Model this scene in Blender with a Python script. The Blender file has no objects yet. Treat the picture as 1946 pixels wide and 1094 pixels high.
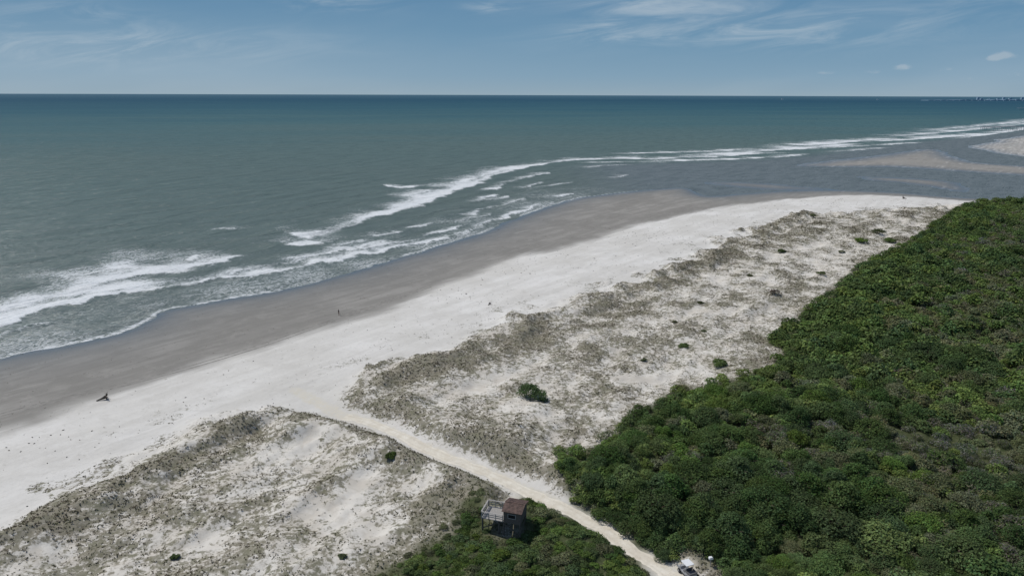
import bpy, bmesh, math, random
import numpy as np
from mathutils import Vector, Matrix
random.seed(4); RNG=np.random.default_rng(4)
scene=bpy.context.scene; COL=scene.collection
R=math.radians
# ------------------------------------------------------------------ camera
F=1339.; PITCH=math.atan((547-179)/F); ROLL=R(.18); CZ=60.
fwd=np.array([0,math.cos(PITCH),-math.sin(PITCH)])
r0=np.array([1.,0,0]); u0=np.array([0,math.sin(PITCH),math.cos(PITCH)])
cr=r0*math.cos(ROLL)+u0*math.sin(ROLL); cu=-r0*math.sin(ROLL)+u0*math.cos(ROLL)
def ray(px,py): return fwd+cr*(px-973)/F+cu*(547-py)/F
def g(px,py,z=0.):
    d=ray(px,py); t=(z-CZ)/d[2]; return (t*d[0],t*d[1])
def project(x,y,z):
    a=x; b=y; c=z-CZ
    w=a*fwd[0]+b*fwd[1]+c*fwd[2]
    return 973+F*(a*cr[0]+b*cr[1]+c*cr[2])/w, 547-F*(a*cu[0]+b*cu[1]+c*cu[2])/w, w
cd=bpy.data.cameras.new('camera'); cam=bpy.data.objects.new('camera',cd); COL.objects.link(cam)
cd.sensor_width=36; cd.lens=36*F/1946; cd.clip_start=1; cd.clip_end=200000
mw=Matrix(((cr[0],cu[0],-fwd[0],0),(cr[1],cu[1],-fwd[1],0),(cr[2],cu[2],-fwd[2],CZ),(0,0,0,1)))
cam.matrix_world=mw; scene.camera=cam
scene.view_settings.view_transform='Standard'; scene.view_settings.look='None'; scene.view_settings.exposure=0

# ------------------------------------------------------------------ numeric helpers
def _h(xi,yi,s):
    h=(xi*374761393+yi*668265263+s*974711)&0xffffffff
    h=((h^(h>>13))*1274126177)&0xffffffff
    return (h^(h>>16)).astype(np.float64)/4294967295.
def vnoise(x,y,s=0):
    xf=np.floor(x); yf=np.floor(y); xi=xf.astype(np.int64); yi=yf.astype(np.int64)
    u=x-xf; v=y-yf; u=u*u*(3-2*u); v=v*v*(3-2*v)
    return (_h(xi,yi,s)*(1-u)+_h(xi+1,yi,s)*u)*(1-v)+(_h(xi,yi+1,s)*(1-u)+_h(xi+1,yi+1,s)*u)*v
def fbm(x,y,o=4,s=0):
    t=0; a=.5; n=0
    for k in range(o):
        t=t+a*vnoise(x,y,s+k*17); n+=a; x=x*2.03+7.1; y=y*2.03+3.7; a*=.5
    return t/n
def sst(v,a,b):
    t=np.clip((v-a)/(b-a),0,1); return t*t*(3-2*t)
def cat(pts,k=4):
    P=np.array(pts,float); P=np.vstack([2*P[0]-P[1],P,2*P[-1]-P[-2]]); out=[]
    for i in range(1,len(P)-2):
        for j in range(k):
            t=j/k; a,b,c,d=P[i-1],P[i],P[i+1],P[i+2]
            out.append(.5*((2*b)+(c-a)*t+(2*a-5*b+4*c-d)*t*t+(3*b-a-3*c+d)*t**3))
    out.append(P[-2]); return out
def W(pts,z=0,k=3): return np.array([g(p[0],p[1],z) for p in (cat(pts,k) if k>1 else pts)])
def psd(X,Y,poly):
    d2=np.full(X.shape,1e18); ins=np.zeros(X.shape,bool); n=len(poly)
    for i in range(n):
        ax,ay=poly[i]; bx,by=poly[(i+1)%n]; ex,ey=bx-ax,by-ay
        L=ex*ex+ey*ey+1e-9; wx=X-ax; wy=Y-ay
        t=np.clip((wx*ex+wy*ey)/L,0,1)
        d2=np.minimum(d2,(wx-ex*t)**2+(wy-ey*t)**2)
        if abs(ey)>1e-9:
            c=((ay>Y)!=(by>Y))&(X<ex*(Y-ay)/ey+ax); ins^=c
    d=np.sqrt(d2); return np.where(ins,d,-d)
def pline(X,Y,line):
    d2=np.full(X.shape,1e18); sg=np.zeros(X.shape); S=np.zeros(X.shape); acc=0
    for i in range(len(line)-1):
        ax,ay=line[i]; bx,by=line[i+1]; ex,ey=bx-ax,by-ay; l=math.hypot(ex,ey)+1e-9
        wx=X-ax; wy=Y-ay; t=np.clip((wx*ex+wy*ey)/(l*l),0,1)
        q=(wx-ex*t)**2+(wy-ey*t)**2; m=q<d2
        d2=np.where(m,q,d2); sg=np.where(m,ex*wy-ey*wx,sg); S=np.where(m,acc+t*l,S); acc+=l
    return np.sqrt(d2),np.sign(sg),S,acc
CB,SB=math.cos(R(52)),math.sin(R(52))
def along(X,Y): return X*CB+Y*SB, -X*SB+Y*CB     # axes along and across the beach

# ------------------------------------------------------------------ layout of the coast (world metres)
LAND=np.vstack([W([(-700,860),(-300,750),(0,680),(80,666),(160,650),(240,629),(290,606),(312,592),(380,580),(460,564),(540,549),(620,531),(700,509),(780,485),(850,463),(920,441),(980,415),(1030,397),(1080,381),(1140,371),(1200,364),(1260,359),(1300,358),(1320,364),(1345,373),(1420,368),(1500,363),(1600,362),(1700,366),(1800,374),(1900,378),(2100,384)]),[(900,400),(900,-80),(-200,-80)]])
DRY=np.vstack([W([(-700,1010),(-300,892),(0,814),(70,803),(110,782),(200,752),(350,713),(500,664),(640,622),(760,578),(880,528),(1000,488),(1150,450),(1250,420),(1400,391),(1560,373),(1700,371),(1830,380),(2100,388)],1.),[(900,380),(900,-80),(-200,-80)]])
DUNES=np.vstack([W([(-500,1200),(-200,1075),(0,990),(80,945),(180,905),(280,862),(390,812),(480,780),(560,776),(640,790),(700,803),(760,829),(830,865),(900,889),(960,915),(1020,947),(1090,982),(1150,1015),(1210,1052),(1260,1092),(1330,1160)],2.2),[(60,30),(-100,30)]])
DUNEN=np.vstack([W([(650,772),(640,752),(665,726),(740,690),(800,680),(860,660),(960,605),(1040,582),(1150,552),(1300,492),(1400,450),(1470,420),(1520,404),(1570,405),(1640,402),(1700,397),(1760,395),(1810,388)],2.4),[(600,420),(600,30),(60,30)],W([(1295,1094),(1235,1040),(1155,990),(1095,958),(1025,923),(960,898),(900,871),(830,845),(760,811),(700,790)],2.3)])
FOREST=np.vstack([W([(1990,374),(1870,382),(1815,398),(1775,425),(1725,460),(1655,490),(1605,530),(1535,590),(1460,642),(1480,672),(1445,707),(1305,732),(1205,780),(1135,830),(1060,862),(1062,888),(1076,918),(1112,958),(1168,996),(1222,1038),(1280,1054),(1345,1062),(1395,1100),(1440,1190)],2.8),[(40,20),(600,20),(600,440)]])
BUSHY=W([(700,1130),(800,1062),(850,1025),(880,985),(915,958),(930,1026),(965,1030),(1004,1014),(988,958),(1015,946),(1060,973),(1130,1015),(1195,1058),(1255,1130)],2.3,2)
PATHL=W([(560,735),(610,762),(645,780),(700,797),(760,822),(830,857),(900,882),(960,908),(1020,938),(1090,971),(1150,1003),(1210,1044),(1260,1078),(1310,1112),(1420,1180)],2.3,5)
SPUR=W([(1010,935),(985,938),(968,950)],2.3,4)
BANDS=[W([(-200,1075),(0,1008),(120,965),(230,930),(340,890),(450,838),(540,805),(620,795)],2.3),
       W([(655,745),(740,720),(860,690),(960,650),(1060,618),(1150,588),(1230,548),(1310,508),(1400,462),(1470,432),(1530,410)],2.4)]
FLATS=[(W([(1490,315),(1580,306),(1680,294),(1750,284),(1795,287),(1805,297),(1840,307),(1946,316),(2060,324),(2060,341),(1946,334),(1820,325),(1700,318),(1590,319)],0,2),.80),
       (W([(1835,280),(1885,269),(1946,256),(2100,240),(2150,312),(1946,297),(1890,290)],0,2),.64),
       (W([(1600,334),(1700,337),(1800,343),(1856,355),(1840,367),(1740,354),(1650,343)],0,2),.88),
       (W([(1330,346),(1400,346),(1480,352),(1570,359),(1480,360),(1400,354)],0,2),.9)]
CLEAR=[(*g(1302,1074,2.5),1.9),(*g(958,1008,2.3),2.4)]

def fields(X,Y):
    f={}
    f['land']=psd(X,Y,LAND)+ (fbm(X/14,Y/14,3,5)-.5)*3.0
    f['dry']=psd(X,Y,DRY)+(fbm(X/18,Y/18,4,9)-.5)*9
    f['path']=np.minimum(pline(X,Y,PATHL)[0],pline(X,Y,SPUR)[0]+.6)
    sc_=(fbm(X/7,Y/7,4,123)-.5)*13*sst(f['path'],4,12)
    f['south']=psd(X,Y,DUNES)+sc_; f['north']=psd(X,Y,DUNEN)+sc_*(1+sst(Y,150,300))
    f['forest']=psd(X,Y,FOREST); f['bushy']=psd(X,Y,BUSHY)
    return f
def ridges(X,Y):
    a,b=along(X,Y); return fbm(a/22,b/6+.8*fbm(a/13,b/13,2,38),4,37)
def height(X,Y,f):
    sl=f['land']
    h=np.where(sl<0,np.maximum(sl*.03,-4.),1.6*(1-np.exp(-np.maximum(sl,0)/45)))
    dry=sst(f['dry'],0,25)
    h=h+.35*dry+dry*.45*(fbm(X/7,Y/7,4,21)-.5)
    du=np.maximum(f['south'],f['north']); D=sst(du,-3,8); pm=sst(f['path'],1.3,5)
    h=h+D*pm*(.35+1.9*(fbm(X/13,Y/13,4,31)-.42)+2.6*(ridges(X,Y)-.45)+.6*(fbm(X/2.6,Y/2.6,2,77)-.5))
    h=h+pm*1.5*np.exp(-((du-5)/4.5)**2)*(.4+1.2*fbm(X/9,Y/9,2,3))
    h=h+.5*sst(f['forest'],0,10)
    fl=np.full(X.shape,-9.); fw=np.zeros(X.shape)
    for poly,wv in FLATS:
        a,b=poly.min(0)-120,poly.max(0)+120
        m=(X>a[0])&(X<b[0])&(Y>a[1])&(Y<b[1])
        if m.any():
            s=psd(X[m],Y[m],poly)+(fbm(X[m]/90,Y[m]/60,3,15)-.5)*24
            hh=np.clip(s*.014,-2,.38 if wv>.6 else .9)+(fbm(X[m]/70,Y[m]/35,3,8)-.5)*.2
            cur=fl[m]; t=hh>cur; cur[t]=hh[t]; fl[m]=cur; c2=fw[m]; c2[t]=wv; fw[m]=c2
    isf=(fl>h)&(f['dry']<-3)
    h=np.where(isf,fl,h)
    return h,isf,fw
def Hpt(x,y):
    X=np.array([x],float); Y=np.array([y],float); return float(height(X,Y,fields(X,Y))[0][0])
def vegdens(X,Y,f):
    du=np.maximum(f['south'],f['north']); D=sst(du,-1.5,3.5)
    b=np.full(X.shape,1e9)
    for L in BANDS: b=np.minimum(b,pline(X,Y,L)[0])
    wid=6+5*sst(Y,120,260)
    n=fbm(X/6,Y/6,5,41); n2=ridges(X,Y)
    v=.44+.32*np.exp(-(b/wid)**2)*(.5+fbm(X/10,Y/10,2,19))+1.15*(n-.5)+.8*(n2-.48)+.22*np.exp(-np.abs(f['forest'])/6)+.45*sst(f['bushy'],-16,0)
    v=v+.36*np.exp(-((f['path']-3.2)/3.)**2)*sst(du,0,2)
    v=np.clip(v,0,1)*D*sst(f['path'],1.15,1.9)
    fr=np.exp(-np.maximum(-du,0)/9)*(du<0)*sst(fbm(X/6,Y/6,3,61),.50,.66)*.62*sst(f['path'],4,9)
    return np.clip(np.maximum(v,fr),0,1)

# ------------------------------------------------------------------ mesh + object helpers
def mesh_np(name,V,Q,mat,floats={},cols={},smooth=True):
    me=bpy.data.meshes.new(name); V=np.asarray(V,np.float32); Q=np.asarray(Q,np.int32); k=Q.shape[1]
    me.vertices.add(len(V)); me.vertices.foreach_set('co',V.ravel())
    me.loops.add(Q.size); me.loops.foreach_set('vertex_index',Q.ravel())
    me.polygons.add(len(Q)); me.polygons.foreach_set('loop_start',np.arange(0,Q.size,k,dtype=np.int32))
    for n,a in floats.items():
        at=me.attributes.new(n,'FLOAT','POINT'); at.data.foreach_set('value',np.asarray(a,np.float32).ravel())
    for n,a in cols.items():
        a=np.asarray(a,np.float32); a=np.hstack([a,np.ones((len(a),1),np.float32)])
        at=me.attributes.new(n,'FLOAT_COLOR','POINT'); at.data.foreach_set('color',a.ravel())
    me.update(calc_edges=True)
    me.polygons.foreach_set('use_smooth',np.full(len(Q),smooth,bool))
    me.materials.append(mat); return me
def link(name,me,parent=None):
    o=bpy.data.objects.new(name,me); COL.objects.link(o)
    if parent: o.parent=parent
    return o
def tag(o,label=None,cat_=None,group=None,kind=None):
    if label: o['label']=label
    if cat_: o['category']=cat_
    if group: o['group']=group
    if kind: o['kind']=kind
    return o
def empty(name,loc,rz=0,**k):
    o=bpy.data.objects.new(name,None); COL.objects.link(o); o.location=loc; o.rotation_euler=(0,0,rz); o.empty_display_size=.3
    return o
class MB:
    def __init__(s): s.v=[]; s.f=[]
    def box(s,c,d,rz=0,rx=0,ry=0):
        m=Matrix.Translation(c)@Matrix.Rotation(rz,4,'Z')@Matrix.Rotation(ry,4,'Y')@Matrix.Rotation(rx,4,'X'); b=len(s.v)
        for z in(-1,1):
            for x,y in((-1,-1),(1,-1),(1,1),(-1,1)): s.v.append(tuple(m@Vector((x*d[0]/2,y*d[1]/2,z*d[2]/2))))
        s.f+=[tuple(b+i for i in q) for q in((3,2,1,0),(4,5,6,7),(0,1,5,4),(1,2,6,5),(2,3,7,6),(3,0,4,7))]; return s
    def bar(s,p,q,w,h=None):
        h=h or w; p=Vector(p); q=Vector(q); d=(q-p); d.normalize()
        x=d.cross(Vector((0,0,1))); x=Vector((1,0,0)) if x.length<1e-3 else x.normalized(); y=x.cross(d); b=len(s.v)
        for e in(p,q):
            for i,j in((-1,-1),(1,-1),(1,1),(-1,1)): s.v.append(tuple(e+x*i*w/2+y*j*h/2))
        s.f+=[tuple(b+i for i in q) for q in((3,2,1,0),(4,5,6,7),(0,1,5,4),(1,2,6,5),(2,3,7,6),(3,0,4,7))]; return s
    def tube(s,pts,rad,n=8):
        b=len(s.v); P=[Vector(p) for p in pts]
        for i,p in enumerate(P):
            d=(P[min(i+1,len(P)-1)]-P[max(i-1,0)]).normalized(); x=d.cross(Vector((.13,.2,1))).normalized() if abs(d.z)<.95 else d.cross(Vector((1,.1,0))).normalized(); y=x.cross(d)
            for k in range(n):
                a=2*math.pi*k/n; s.v.append(tuple(p+(x*math.cos(a)+y*math.sin(a))*rad[i]))
        for i in range(len(P)-1):
            for k in range(n): s.f.append((b+i*n+k,b+i*n+(k+1)%n,b+(i+1)*n+(k+1)%n,b+(i+1)*n+k))
        s.f.append(tuple(b+k for k in range(n))[::-1]); s.f.append(tuple(b+(len(P)-1)*n+k for k in range(n))); return s
    def prism(s,prof,y0,y1):
        b=len(s.v); n=len(prof)
        for y in(y0,y1):
            for x,z in prof: s.v.append((x,y,z))
        s.f.append(tuple(b+i for i in range(n))); s.f.append(tuple(b+n+i for i in range(n))[::-1])
        for i in range(n): j=(i+1)%n; s.f.append((b+i,b+n+i,b+n+j,b+j))
        return s
    def mesh(s,name,mat,smooth=False):
        me=bpy.data.meshes.new(name); me.from_pydata(s.v,[],s.f); me.update(); me.materials.append(mat)
        bm=bmesh.new(); bm.from_mesh(me); bmesh.ops.recalc_face_normals(bm,faces=bm.faces); bm.to_mesh(me); bm.free()
        if smooth: me.polygons.foreach_set('use_smooth',[True]*len(me.polygons))
        return me
    def build(s,name,mat,parent=None,smooth=False,bevel=0):
        o=link(name,s.mesh(name,mat,smooth),parent)
        if bevel:
            b=o.modifiers.new('bevel','BEVEL'); b.width=bevel; b.segments=2
        return o
# ------------------------------------------------------------------ node helpers
def new_mat(name):
    m=bpy.data.materials.new(name); m.use_nodes=True; nt=m.node_tree; nt.nodes.clear()
    return m,nt
def put(nt,sock,v):
    if isinstance(v,bpy.types.NodeSocket): nt.links.new(v,sock)
    elif v is not None:
        if isinstance(v,(tuple,list)) and len(v)==3 and sock.type=='RGBA': v=(*v,1)
        sock.default_value=v
def MA(nt,op,a,b=None,c=None,cl=False):
    n=nt.nodes.new('ShaderNodeMath'); n.operation=op; n.use_clamp=cl
    put(nt,n.inputs[0],a); put(nt,n.inputs[1],b); put(nt,n.inputs[2],c); return n.outputs[0]
def MIX(nt,f,a,b,bt='MIX'):
    n=nt.nodes.new('ShaderNodeMix'); n.data_type='RGBA'; n.blend_type=bt
    put(nt,n.inputs[0],f); put(nt,n.inputs[6],a); put(nt,n.inputs[7],b); return n.outputs[2]
def ATT(nt,name,col=False):
    n=nt.nodes.new('ShaderNodeAttribute'); n.attribute_name=name; return n.outputs['Color' if col else 'Fac']
def POS(nt): return nt.nodes.new('ShaderNodeNewGeometry').outputs['Position']
def VS(nt,v,s,rz=0):
    n=nt.nodes.new('ShaderNodeMapping'); n.vector_type='POINT'
    if rz:
        r_=nt.nodes.new('ShaderNodeMapping'); r_.inputs['Rotation'].default_value=(0,0,rz); put(nt,r_.inputs['Vector'],v); v=r_.outputs[0]
    n.inputs['Scale'].default_value=s; put(nt,n.inputs['Vector'],v); return n.outputs[0]
def NO(nt,v,sc,det=4,ro=.55,dist=0):
    n=nt.nodes.new('ShaderNodeTexNoise'); put(nt,n.inputs['Vector'],v); n.inputs['Scale'].default_value=sc; n.inputs['Detail'].default_value=det; n.inputs['Roughness'].default_value=ro; n.inputs['Distortion'].default_value=dist; return n.outputs['Fac']
def SS(nt,v,a,b,lo=0.,hi=1.):
    n=nt.nodes.new('ShaderNodeMapRange'); n.interpolation_type='SMOOTHSTEP'
    put(nt,n.inputs['Value'],v); n.inputs['From Min'].default_value=a; n.inputs['From Max'].default_value=b; n.inputs['To Min'].default_value=lo; n.inputs['To Max'].default_value=hi; return n.outputs[0]
def RAMP(nt,v,stops):
    n=nt.nodes.new('ShaderNodeValToRGB'); e=n.color_ramp.elements
    while len(e)<len(stops): e.new(.5)
    for k,(p,c) in enumerate(stops): e[k].position=p; e[k].color=(*c,1)
    put(nt,n.inputs[0],v); return n.outputs[0]
def BSDF(nt,col,rough=.9,spec=.2,normal=None):
    n=nt.nodes.new('ShaderNodeBsdfPrincipled'); put(nt,n.inputs['Base Color'],col); put(nt,n.inputs['Roughness'],rough); put(nt,n.inputs['Specular IOR Level'],spec)
    if normal is not None: nt.links.new(normal,n.inputs['Normal'])
    return n.outputs[0]
def OUT(nt,s):
    o=nt.nodes.new('ShaderNodeOutputMaterial'); nt.links.new(s,o.inputs[0])
def MSH(nt,f,a,b):
    n=nt.nodes.new('ShaderNodeMixShader'); put(nt,n.inputs[0],f); nt.links.new(a,n.inputs[1]); nt.links.new(b,n.inputs[2]); return n.outputs[0]
def BUMP(nt,h,st,dist,nrm=None):
    n=nt.nodes.new('ShaderNodeBump'); n.inputs['Strength'].default_value=st; n.inputs['Distance'].default_value=dist; put(nt,n.inputs['Height'],h)
    if nrm is not None: nt.links.new(nrm,n.inputs['Normal'])
    return n.outputs[0]
def pm(name,c,rough=.7,spec=.3,var=.25,sc=4.,stretch=(1,1,1)):
    m,nt=new_mat(name); tc=nt.nodes.new('ShaderNodeTexCoord').outputs['Object']
    n=NO(nt,VS(nt,tc,stretch),sc,4,.6)
    a=tuple(x*(1-var) for x in c); b=tuple(min(1,x*(1+var)) for x in c)
    OUT(nt,BSDF(nt,MIX(nt,SS(nt,n,.3,.7),a,b),rough,spec)); return m

# ------------------------------------------------------------------ setting materials
m_ground,nt=new_mat('coastal_ground'); P=POS(nt)
wet=ATT(nt,'wet'); veg=ATT(nt,'veg'); fo=ATT(nt,'forest'); sw=ATT(nt,'swash'); gp=ATT(nt,'pathside')
SHORE=R(-52)   # turns world axes so x runs along the beach
nb=NO(nt,P,.035,5,.6); ns=NO(nt,VS(nt,P,(.16,1.2,1),SHORE),.22,6,.62,.4); nf=NO(nt,P,1.3,5,.7); nm=NO(nt,P,.22,5,.65,.5)
dry=MIX(nt,SS(nt,nb,.35,.65),(.555,.532,.485),(.64,.618,.575)); dry=MIX(nt,SS(nt,ns,.40,.62,0,.38),dry,(.46,.438,.395)); dry=MIX(nt,SS(nt,nm,.48,.68,0,.30),dry,(.44,.418,.375)); dry=MIX(nt,SS(nt,nf,.5,.72,0,.35),dry,(.40,.378,.335))
wetc=MIX(nt,SS(nt,ns,.35,.65),(.205,.194,.172),(.285,.270,.243)); wetc=MIX(nt,SS(nt,nb,.4,.62,0,.55),wetc,(.185,.176,.157)); wetc=MIX(nt,SS(nt,nm,.5,.7,0,.35),wetc,(.335,.317,.286))
wetc=MIX(nt,sw,wetc,(.092,.103,.104))
wn=MA(nt,'ADD',wet,MA(nt,'MULTIPLY',MA(nt,'SUBTRACT',ns,.5),.9))
sand=MIX(nt,SS(nt,wn,.2,.85),dry,wetc)
warm=MIX(nt,SS(nt,nm,.4,.6),(.49,.447,.378),(.61,.573,.505)); sand=MIX(nt,MA(nt,'MULTIPLY',ATT(nt,'dune'),.85),sand,warm)
nv=NO(nt,P,1.2,7,.78,.3); nv2=NO(nt,P,.3,5,.65)
vm=MA(nt,'ADD',veg,MA(nt,'ADD',MA(nt,'MULTIPLY',MA(nt,'SUBTRACT',nv,.5),3.2),MA(nt,'MULTIPLY',MA(nt,'SUBTRACT',nv2,.5),1.4)))
vgc=MIX(nt,SS(nt,nv2,.35,.65),(.148,.128,.088),(.124,.120,.070)); vgc=MIX(nt,SS(nt,nf,.42,.68),vgc,(.23,.208,.16))
c=MIX(nt,MA(nt,'MULTIPLY',SS(nt,vm,.30,.76,0,.88),SS(nt,veg,.02,.25)),sand,vgc)
c=MIX(nt,MA(nt,'MULTIPLY',gp,SS(nt,nf,.3,.6)),c,(.55,.51,.425))
ffc=MIX(nt,SS(nt,nv,.4,.65),(.045,.058,.024),(.09,.095,.050)); c=MIX(nt,fo,c,ffc)
rough=MA(nt,'SUBTRACT',.95,MA(nt,'MULTIPLY',sw,.7))
bh=MA(nt,'ADD',MA(nt,'MULTIPLY',nf,.6),MA(nt,'ADD',ns,nm))
OUT(nt,BSDF(nt,c,rough,MA(nt,'ADD',.05,MA(nt,'MULTIPLY',sw,.35)),BUMP(nt,bh,.4,.35)))

m_water,nt=new_mat('sea_water'); P=POS(nt)
off=ATT(nt,'off'); foam=ATT(nt,'foam'); inl=ATT(nt,'inlet')
k=MA(nt,'DIVIDE',MA(nt,'LOGARITHM',MA(nt,'ADD',off,10.),10.),4.6)
n1=NO(nt,VS(nt,P,(.3,1,1),R(-10)),.004,5,.6,.5)
k=MA(nt,'ADD',k,MA(nt,'MULTIPLY',MA(nt,'SUBTRACT',n1,.5),.13))
wc=RAMP(nt,k,[(.22,(.122,.146,.134)),(.42,(.106,.138,.126)),(.58,(.092,.138,.130)),(.67,(.060,.124,.132)),(.75,(.030,.093,.120)),(.84,(.015,.064,.102)),(1.,(.060,.125,.168))])  # paler last stop paints distance haze into the farthest water
wc=MIX(nt,inl,wc,(.128,.152,.158))
n2=NO(nt,VS(nt,P,(.3,1,1),SHORE),.12,6,.66,.3); n3=NO(nt,VS(nt,P,(.45,1,1),R(-30)),.55,5,.68)
sw_=MA(nt,'SINE',MA(nt,'ADD',MA(nt,'MULTIPLY',off,.33),MA(nt,'MULTIPLY',n2,9.)))
wc=MIX(nt,SS(nt,n2,.42,.66,0,.55),wc,MIX(nt,.42,wc,(.02,.04,.042)))  # shading of the chop painted into the water colour along the wave noise
wc=MIX(nt,SS(nt,n3,.5,.72,0,.30),wc,(.17,.21,.205))
fn=NO(nt,VS(nt,P,(.6,1.2,1),SHORE),.26,7,.70,.6); fn2=NO(nt,P,.9,6,.78,.4); fn3=NO(nt,VS(nt,P,(.7,1.1,1),SHORE),.33,3,.6,1.2)
fm=MA(nt,'SUBTRACT',foam,MA(nt,'ADD',MA(nt,'MULTIPLY',fn,.88),MA(nt,'MULTIPLY',MA(nt,'SUBTRACT',fn2,.5),2.1)))
fmask=SS(nt,fm,-.12,.28)
lace=MA(nt,'SUBTRACT',1.,SS(nt,MA(nt,'ABSOLUTE',MA(nt,'SUBTRACT',fn3,.5)),.0,.06)); lace=MA(nt,'MULTIPLY',lace,SS(nt,foam,.08,.40,0,.65))
cap=SS(nt,NO(nt,VS(nt,P,(.35,1.2,1),SHORE),.11,6,.7),.715,.77,0,.35)
cap=MA(nt,'MULTIPLY',cap,SS(nt,off,30,120))
fall=MA(nt,'MAXIMUM',MA(nt,'MAXIMUM',fmask,lace),cap)
bh=MA(nt,'ADD',MA(nt,'MULTIPLY',sw_,.2),MA(nt,'ADD',MA(nt,'MULTIPLY',n2,1.6),MA(nt,'MULTIPLY',n3,.55)))
nrm=BUMP(nt,bh,.9,1.5)
df=nt.nodes.new('ShaderNodeBsdfDiffuse'); put(nt,df.inputs[0],wc); nt.links.new(nrm,df.inputs['Normal'])
gl=nt.nodes.new('ShaderNodeBsdfGlossy'); gl.inputs['Roughness'].default_value=.25; gl.inputs[0].default_value=(1,1,1,1); nt.links.new(nrm,gl.inputs['Normal'])
wb=MSH(nt,.06,df.outputs[0],gl.outputs[0])
fb=BSDF(nt,MIX(nt,SS(nt,fn2,.3,.7),(.50,.53,.53),(.78,.78,.77)),.8,.2,nrm)
OUT(nt,MSH(nt,fall,wb,fb))

m_path,nt=new_mat('packed_sand_path'); P=POS(nt)
a=NO(nt,P,.5,5,.65); b=NO(nt,P,2.5,4,.7); c=MIX(nt,SS(nt,a,.35,.65),(.58,.53,.435),(.68,.635,.54)); c=MIX(nt,SS(nt,b,.5,.7,0,.5),c,(.48,.435,.35))
rut=ATT(nt,'rut'); c=MIX(nt,MA(nt,'MULTIPLY',rut,.3),c,(.45,.40,.315))
OUT(nt,BSDF(nt,c,.95,.1,BUMP(nt,b,.4,.15)))
m_track,nt=new_mat('pressed_wet_sand'); P=POS(nt); a=NO(nt,P,.8,5,.65); OUT(nt,BSDF(nt,MIX(nt,SS(nt,a,.35,.65),(.175,.166,.147),(.28,.265,.238)),.9,.1))

m_leaf,nt=new_mat('leaf_clumps'); c=ATT(nt,'col',True); oi=nt.nodes.new('ShaderNodeObjectInfo').outputs['Random']
hs=nt.nodes.new('ShaderNodeHueSaturation'); put(nt,hs.inputs['Color'],c); put(nt,hs.inputs['Value'],SS(nt,oi,0,1,.8,1.2)); put(nt,hs.inputs['Hue'],SS(nt,MA(nt,'FRACT',MA(nt,'MULTIPLY',oi,7.3)),0,1,.485,.51)); put(nt,hs.inputs['Saturation'],SS(nt,MA(nt,'FRACT',MA(nt,'MULTIPLY',oi,13.7)),0,1,.82,1.03))
d=nt.nodes.new('ShaderNodeBsdfDiffuse'); nt.links.new(hs.outputs[0],d.inputs[0]); t=nt.nodes.new('ShaderNodeBsdfTranslucent'); nt.links.new(hs.outputs[0],t.inputs[0])
OUT(nt,MSH(nt,.25,d.outputs[0],t.outputs[0]))
m_bark=pm('bark',(.11,.085,.065),.9,.1,.4,6)

# ------------------------------------------------------------------ ground and sea sheets
def polar(ds,amax,nc):
    A=np.linspace(-amax,amax,nc); D,AA=np.meshgrid(ds,A,indexing='ij'); X=(D*np.sin(AA)).ravel(); Y=(D*np.cos(AA)).ravel()
    nr=len(ds); i=np.arange(nr*nc).reshape(nr,nc)
    Q=np.stack([i[:-1,:-1],i[:-1,1:],i[1:,1:],i[1:,:-1]],-1).reshape(-1,4)
    return X,Y,Q[:,::-1]
ds=np.concatenate([np.geomspace(45,130,190),np.geomspace(130.7,700,300),np.geomspace(704,2500,150),np.geomspace(2600,45000,40)])
X,Y,Q=polar(ds,R(50),680)
f=fields(X,Y); h,isf,fw=height(X,Y,f)
wet_=np.where(f['dry']<-7,.86,(1-sst(f['dry'],-7,7))*.86); wet_=np.where(isf,fw*.95,wet_)
swash=np.exp(-np.maximum(f['land'],0)/11.)*(f['land']>-60); swash=np.where(isf,np.clip(.95-h*2.2,0,1)*(fw>.3),swash)
veg_=vegdens(X,Y,f); fo_=sst(f['forest']+(fbm(X/5,Y/5,3,90)-.5)*4,-1,2)
fo_=np.maximum(fo_,sst(f['bushy']+(fbm(X/3,Y/3,3,91)-.5)*6,-3,1.5))
for cx,cy,rad in CLEAR[:1]: fo_=fo_*sst(np.hypot(X-cx,Y-cy),rad*.5,rad)
du_=sst(np.maximum(f['south'],f['north']),-2,6)
ps_=(1-sst(f['path']+(fbm(X/2,Y/2,3,12)-.5)*1.6,.9,1.9))*sst(f['dry'],8,20)
for cx,cy,rad in CLEAR[:1]: ps_=np.maximum(ps_,1-sst(np.hypot(X-cx,Y-cy),rad*.4,rad))
me=mesh_np('ground',np.stack([X,Y,h],1),Q,m_ground,dict(wet=wet_,veg=veg_,forest=fo_,swash=swash,dune=du_,pathside=ps_))
tag(link('ground',me),'sandy barrier coast with beach, dunes and forest floor','ground',kind='structure')

# sea
ds=np.concatenate([np.geomspace(90,1600,470),np.geomspace(1615,45000,110)])
X,Y,Q=polar(ds,R(46),720)
sl=psd(X,Y,LAND)+(fbm(X/14,Y/14,3,5)-.5)*3.0
keep=sl<26
fm=np.zeros(X.shape); ridge=np.zeros(X.shape)
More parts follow.
